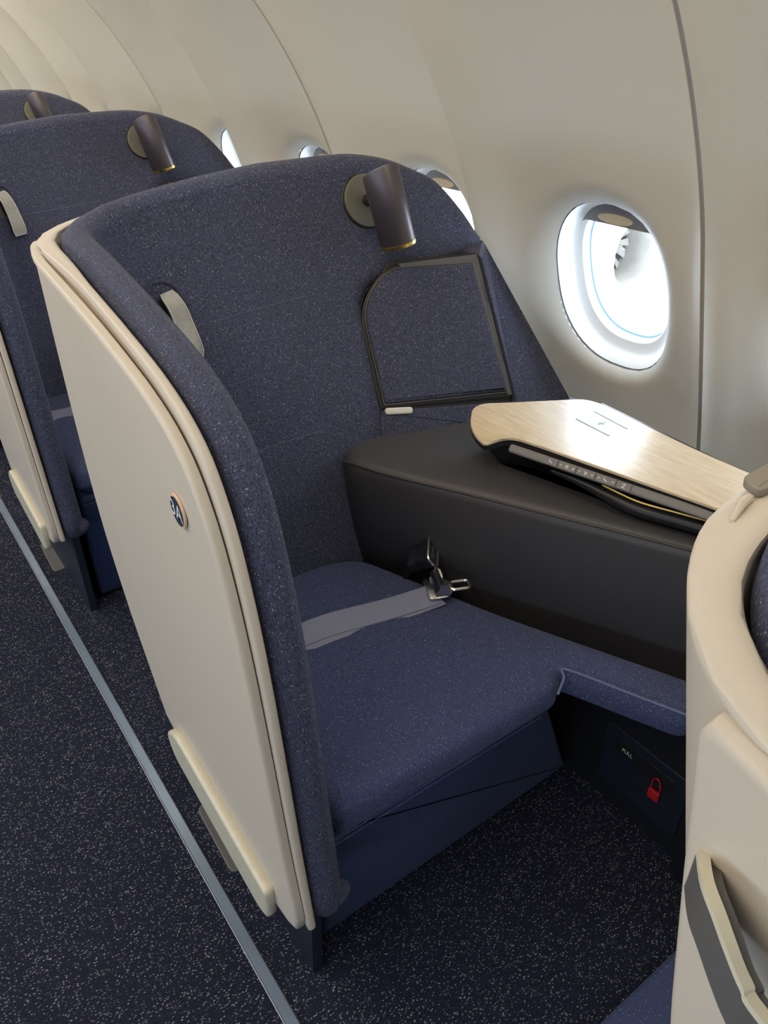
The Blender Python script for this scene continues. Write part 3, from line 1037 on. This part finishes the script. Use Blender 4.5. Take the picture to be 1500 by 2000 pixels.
    # rear edge strip
    MB().tube([(1.153, 0.880, TZ - 0.004), (1.1305, 0.590, TZ - 0.004), (1.152, 0.37, TZ - 0.004)], 0.004, 6).build('edge_strip', 'black_plastic', tb)
    # charging mark on the top
    def mark(p, q, wd):
        a, b = Vector((*p, TZ + 0.0004)), Vector((*q, TZ + 0.0004))
        s = (b - a).cross(Vector((0, 0, 1))).normalized() * wd
        return MB().ribbon([a, b], [s, s], 0.0006)
    for p, q in (((1.112, 0.864), (1.102, 0.775)), ((1.059, 0.862), (1.054, 0.777))):
        mark(p, q, 0.0018).build('charging_mark', 'print_teal', tb, smooth=False)
    bx, by = 1.083, 0.820
    bolt = [(-0.011, 0.001), (0.002, 0.007), (0.001, 0.002), (0.011, -0.001), (-0.002, -0.007), (-0.001, -0.002)]
    slab([(bx + p[0], by + p[1]) for p in bolt], lambda u, v, w: (u, v, TZ + w), 0.0001, 0.0007).build('charging_mark', 'print_teal', tb, smooth=False)
    # control bar along the inboard edge
    a, b = Vector((0.9035, 0.878, 0.7235)), Vector((1.003, 0.490, 0.7235))
    d = (b - a).normalized()
    ns = d.cross(Vector((0, 0, 1))).normalized()
    if ns.x > 0: ns = -ns
    up = ns.cross(d)
    if up.z < 0: up = -up
    nface = (ns * 0.8 + Vector((0, 0, 1)) * 0.6).normalized()
    upf = (Vector((0, 0, 1)) * 0.8 - ns * 0.6).normalized()
    ln = (b - a).length
    def mapc(u, v, w): return a + d * u + upf * v + nface * w
    bar = slab(round_poly([(0.0, -0.008), (ln, -0.008), (ln, 0.008), (0.0, 0.008)], 0.006, 4), mapc, -0.012, 0.004, 0.002, 2).build('control_bar', 'control_grey', tb)
    u0 = 0.075
    icons = {0: [('arc', 0)], 1: [('minus', -0.012), ('sun', 0), ('plus', 0.012)], 2: [('minus', -0.012), ('fan', 0), ('plus', 0.012)], 3: [('down', -0.013), ('seat', 0), ('up', 0.013)], 4: [('zed', 0)]}
    wd = (0.026, 0.036, 0.036, 0.038, 0.027)
    for i, wv in enumerate(wd):
        bt = slab(round_poly([(u0 + 0.0006, -0.0068), (u0 + wv - 0.0006, -0.0068), (u0 + wv - 0.0006, 0.0068), (u0 + 0.0006, 0.0068)], 0.001, 2), mapc, 0.003, 0.0058, 0.0006, 1).build('button', 'control_grey', tb)
        mb = MB()
        cu_ = u0 + wv / 2
        def seg(x0, y0, x1, y1, wth=0.0005):
            p, q = mapc(cu_ + x0, y0, 0.0062), mapc(cu_ + x1, y1, 0.0062)
            s = (q - p).cross(nface).normalized() * wth
            mb.ribbon([p, q], [s, s], 0.0003)
        for ic, dx in icons[i]:
            if ic in ('minus', 'plus'):
                seg(dx - 0.002, 0, dx + 0.002, 0)
            if ic == 'plus':
                seg(dx, -0.002, dx, 0.002)
            if ic == 'sun':
                for k in range(8):
                    an = math.pi * k / 4
                    seg(dx + 0.0018 * math.cos(an), 0.0018 * math.sin(an), dx + 0.0036 * math.cos(an), 0.0036 * math.sin(an), 0.0004)
                    seg(dx + 0.0012 * math.cos(an), 0.0012 * math.sin(an), dx + 0.0012 * math.cos(an + 0.79), 0.0012 * math.sin(an + 0.79), 0.0004)
            if ic == 'fan':
                for k in range(3):
                    an = 2 * math.pi * k / 3
                    seg(dx, 0, dx + 0.003 * math.cos(an), 0.003 * math.sin(an), 0.0007)
                    seg(dx + 0.003 * math.cos(an), 0.003 * math.sin(an), dx + 0.0028 * math.cos(an + 0.7), 0.0028 * math.sin(an + 0.7), 0.0006)
            if ic in ('arc', 'seat'):
                seg(dx - 0.004, 0.003, dx - 0.002, -0.001, 0.0006)
                seg(dx - 0.002, -0.001, dx + 0.001, -0.001, 0.0006)
                seg(dx + 0.001, -0.001, dx + 0.003, -0.003, 0.0006)
            if ic in ('down', 'up'):
                q = 1 if ic == 'up' else -1
                seg(dx - 0.002, -0.001 * q, dx, 0.001 * q)
                seg(dx, 0.001 * q, dx + 0.002, -0.001 * q)
            if ic == 'zed':
                seg(dx - 0.003, 0.003, dx + 0.003, 0.003)
                seg(dx + 0.003, 0.003, dx - 0.003, -0.003)
                seg(dx - 0.003, -0.003, dx + 0.003, -0.003)
        u0 += wv
        t = mb.build('button_icon', 'print_white', tb, smooth=False)
    # stowed tray handle below the table edge
    pts = catmull([(0.935, 0.800, 0.700), (0.948, 0.740, 0.698), (0.962, 0.690, 0.690), (0.975, 0.640, 0.684), (1.000, 0.575, 0.684), (1.03, 0.50, 0.684)], 6)
    MB().tube(pts, 0.011, 10, rs=[0.004 + 0.009 * min(1, k / 14) for k in range(len(pts))]).build('tray_handle', 'black_plastic', tb)
    MB().tube([(p[0] + 0.004, p[1], p[2] + 0.012) for p in pts[10:]], 0.003, 6).build('tray_trim', 'gold', tb)
    # ---- seat belt
    L0, L1 = Vector((0.445, 0.920, 0.472)), Vector((0.722, 0.868, 0.473))
    pts, sd = [], []
    for t in np.linspace(-0.45, 1, 18):
        p = L0.lerp(L1, t)
        p.z = 0.4725 + 0.004 * math.sin(t * 7) * (1 - t) + 0.004 * t
        p.y += 0.004 * math.sin(t * 5)
        pts.append(p)
        sd.append(Vector((0.012 * (1 - t), 0.024, 0.004)))
    blt = MB().ribbon(pts, sd, 0.0022).build('belt_strap', 'webbing', seat)
    tag(blt, 'slate grey webbing lap belt')
    MB().ribbon([p + Vector((0.004, -0.018 * (1 - 0.75 * k / 17), -0.0032)) for k, p in enumerate(pts)], sd, 0.0018).build('belt_layer', 'webbing', blt)
    # tongue
    tg = Vector((0.742, 0.868, 0.482))
    dx = Vector((0.86, -0.40, 0)).normalized()
    dy = Vector((0.40, 0.86, 0)).normalized()
    def mapg(u, v, w): return tg + (dx * u + dy * v + Vector((0, 0, 1)) * w) * 1.2
    poly = round_poly([(-0.026, -0.026), (-0.026, 0.026), (0.004, 0.026), (0.018, 0.010), (0.018, -0.010), (0.004, -0.026)], 0.006, 3)
    tn = slab(poly, mapg, -0.003, 0.000, 0.001, 2).build('buckle_tongue', 'chrome', seat)
    MB().tube([mapg(*p, -0.001) for p in round_poly([(0.014, -0.010), (0.044, -0.010), (0.044, 0.010), (0.014, 0.010)], 0.006, 4)], 0.0030, 8, closed=True).build('tongue_loop', 'chrome', tn)
    for q in (-1, 1):
        slab(round_poly([(-0.016, 0.0), (0.008, 0.0), (0.002, 0.020), (-0.008, 0.022)], 0.004, 3), lambda u, v, w, q=q: mapg(u, 0.023 * q + w, v), -0.0012, 0.0012).build('tongue_cheek', 'chrome', tn)
    MB().tube([mapg(-0.006, -0.024, 0.011), mapg(-0.006, 0.024, 0.011)], 0.0085, 14).build('tongue_bar', 'dark_navy_plastic', tn)
    # buckle standing by the console
    bcn = Vector((0.756, 0.934, 0.512))
    fx = Vector((0.55, -0.62, 0.56)).normalized()      # opening direction
    fs = Vector((0.62, 0.72, 0.19))
    fs = (fs - fx * fs.dot(fx)).normalized()
    fn = fx.cross(fs)
    def mapk(u, v, w): return bcn + (fs * u + fn * v + fx * w) * 1.22
    rect = round_poly([(-0.024, -0.013), (0.024, -0.013), (0.024, 0.013), (-0.024, 0.013)], 0.005, 3)
    bu = slab([(p[0] * 0.75, p[1] * 0.8) for p in rect], mapk, -0.030, -0.012, 0.002, 2).build('buckle', 'dark_navy_plastic', seat)
    MB().loops([[mapk(p[0] * 0.75, p[1] * 0.8, -0.016) for p in rect], [mapk(p[0], p[1], 0.012) for p in rect]], True, True).build('buckle_case', 'dark_navy_plastic', bu, angle=30)
    MB().tube([mapk(p[0], p[1], 0.013) for p in rect], 0.0028, 6, closed=True).build('buckle_rim', 'chrome', bu)
    slab([(p[0] * 0.55, p[1] * 0.30) for p in rect], mapk, 0.010, 0.0128).build('buckle_slot', 'chrome', bu)
    MB().ribbon([Vector((0.722, 0.975, 0.44)), Vector((0.730, 0.962, 0.470)), mapk(0, 0, -0.026)], [fs * 0.018] * 3, 0.006).build('buckle_stalk', 'black_plastic', bu)
    # ---- low fabric plinth at the rear
    poly = round_poly([(0.52, 1.10), (0.95, 1.10), (0.95, 1.490), (0.52, 1.490)], 0.008, 3)
    rs_ = pillow(dense(poly, 0.04), 0.0, 0.072, 0.010).build('rear_plinth', 'seat_fabric', seat)
    for yy, zz in ((1.4916, 0.055), (1.4915, 0.048)):
        mb = MB()
        for k in range(110):
            x = 0.53 + 0.41 * k / 110
            mb.tube([(x, yy, zz), (x + 0.003, yy, zz)], 0.0008, 4)
        t = mb.build('stitching', 'stitch_bright', rs_)
        t['kind'] = 'stuff'
    return seat

seat0 = make_seat()
tag(seat0, 'navy fabric aircraft seat in cream shell, nearest whole seat, badge 3A on its side', 'airline seat', 'window side airline seats in a row')

def kids(o):
    return [c for c in bpy.data.objects if c.parent == o]
def copy_tree(o, parent=None):
    c = o.copy()
    col.objects.link(c)
    c.parent = parent
    for ch in kids(o):
        copy_tree(ch, c)
    return c
ROW = 1.2
for k, lab in ((1, 'navy aircraft seat directly behind the seat marked 3A'),
               (2, 'farthest navy aircraft seat, only its rounded top and lamp showing'),
               (-1, 'cream backed seat at the right edge, cut off by the picture')):
    c = copy_tree(seat0)
    c.location.y += ROW * k - (0.016 if k < 0 else 0.0)
    if k < 0:
        front_seat = c
    tag(c, lab)

# grey grip rail along the aisle side of the seat at the right edge
fs_off = Vector(front_seat.location)
top = catmull([(0.288, 0.116, 1.015), (0.265, 0.101, 1.026), (0.246, 0.087, 1.034), (0.237, 0.074, 1.033), (0.231, 0.0615, 1.027), (0.228, 0.0495, 1.018), (0.226, 0.0355, 1.011), (0.222, -0.05, 0.994), (0.219, -0.16, 0.975), (0.223, -0.25, 0.965)], 5)
def rail_ring(i, z0, z1, th):
    p = Vector(top[i])
    t = (Vector(top[min(len(top) - 1, i + 1)]) - Vector(top[max(0, i - 1)])).normalized()
    n = t.cross(Vector((0, 0, 1))).normalized()
    if n.x < 0: n = -n
    e = min(1.0, i / 4.0)
    return [p + Vector((0, 0, z0 * (0.4 + 0.6 * e))), p + Vector((0, 0, z1)), p + n * th * e + Vector((0, 0, z1)), p + n * th * e + Vector((0, 0, z0 * (0.4 + 0.6 * e)))]
gr = MB().loops([rail_ring(i, -0.033, -0.003, 0.012) for i in range(len(top))]).build('grip_rail', 'grey_plastic', front_seat, off=fs_off, angle=40)
tag(gr, 'grey grip rail with a painted cream highlight along the top')
MB().loops([rail_ring(i, -0.003, 0.0015, 0.006) for i in range(len(top))]).build('rail_highlight', 'cream_bumper', gr, off=Vector((0, 0, 0)) + fs_off, angle=40)  # cream strip paints the highlight on the rail's upper edge

recess_poly = round_poly([(0.440, 0.203), (0.447, 0.2205), (0.60, 0.2205), (0.60, 0.198), (0.470, 0.198)], [0.006, 0.008, 0.004, 0.004, 0.01], 4)
slab(recess_poly, lambda u, v, w: (u, v, w), 1.1215 + 0.001, 1.1290, 0.0015, 2).build('rim_recess_shade', 'recess_shade', front_seat, off=fs_off)  # thin slab paints the shade inside the rim's recess
MB().tube([(0.438, 0.207, 1.1225), (0.424, 0.204, 1.1240), (0.408, 0.199, 1.1205)], 0.0032, 8, rs=[0.0034, 0.0032, 0.0016]).build('rim_rib', 'cream_shell', front_seat, off=fs_off)

# engine of a parked aircraft seen through the window
def engine():
    c = Vector((16.0, 11.9, -3.5))
    root = empty('jet_engine', (c.x, c.y, c.z - 1.0))
    off = Vector((c.x, c.y, c.z - 1.0))
    tag(root, 'pale jet engine outside, seen faintly through the oval window', 'jet engine')
    def lathe(prof, n=40):
        return MB().loops([[(c.x + r * math.cos(2 * math.pi * k / n), c.y + y, c.z + r * math.sin(2 * math.pi * k / n)) for k in range(n)] for y, r in prof], False, False)
    lathe([(0.0, 0.80), (-0.1, 0.88), (0.1, 0.98), (1.0, 1.05), (2.2, 0.95), (3.0, 0.75)]).build('nacelle', 'nacelle_white', root, off=off)
    lathe([(0.0, 0.80), (0.15, 0.76), (0.5, 0.74), (0.9, 0.74)]).build('inlet', 'nacelle_pale', root, off=off)
    lathe([(0.9, 0.74), (0.9, 0.02)]).build('fan_disc', 'nacelle_dark', root, off=off)
    lathe([(0.3, 0.01), (0.5, 0.10), (0.9, 0.22)]).build('spinner', 'nacelle_pale', root, off=off)
    for k in range(14):
        a = 2 * math.pi * k / 14
        mb = MB()
        u = Vector((math.cos(a), 0, math.sin(a)))
        t = Vector((-math.sin(a), 0, math.cos(a)))
        mb.ribbon([c + u * 0.2 + Vector((0, 0.85, 0)), c + u * 0.72 + Vector((0, 0.8, 0))], [t * 0.03 + Vector((0, 0.04, 0)), t * 0.09 + Vector((0, 0.03, 0))], 0.02)
        mb.build('fan_blade', 'nacelle_pale', root, off=off)
engine()

# lettering on the nearest seat
ring = [c for c in kids(seat0) if c.name.startswith('badge_ring')][0]
def map3(u, v, w): return (0.2227 + 0.020 * (0.735 - u - 0.54) / 0.74, 0.735 - u, 0.922 + v)
text_mesh('3A', 0.030, map3, ring, 'seat_number', 'print_white', BASE)
fw = [c for c in kids(seat0) if c.name.startswith('footwell') and c.name.split('.')[0] == 'footwell'][0]
text_mesh('PULL', 0.014, lambda u, v, w: (0.9540, 0.543 - u * 0.8, 0.172 + v), fw, 'pull_lettering', 'print_white', BASE)

# red padlock seal hanging on the footwell door
seal = empty('padlock_seal', (0.950, 0.468, 0.118))
tag(seal, 'small red plastic padlock seal hanging on the dark footwell door', 'padlock')
so = Vector((0.950, 0.468, 0.118))
slab(round_poly([(0.456, 0.118), (0.480, 0.118), (0.480, 0.142), (0.456, 0.142)], 0.002, 2), lambda u, v, w: (w, u, v), 0.953, 0.946, 0.001, 1).build('body', 'seal_red', seal, off=so)
MB().tube(catmull([(0.9495, 0.459, 0.141), (0.9495, 0.458, 0.158), (0.9495, 0.463, 0.172), (0.9495, 0.470, 0.174), (0.9495, 0.476, 0.166), (0.9495, 0.477, 0.141)], 5), 0.0016, 6).build('shackle', 'seal_red', seal, off=so)

for o in bpy.data.objects:
    if '_seat' in o:
        del o['_seat']
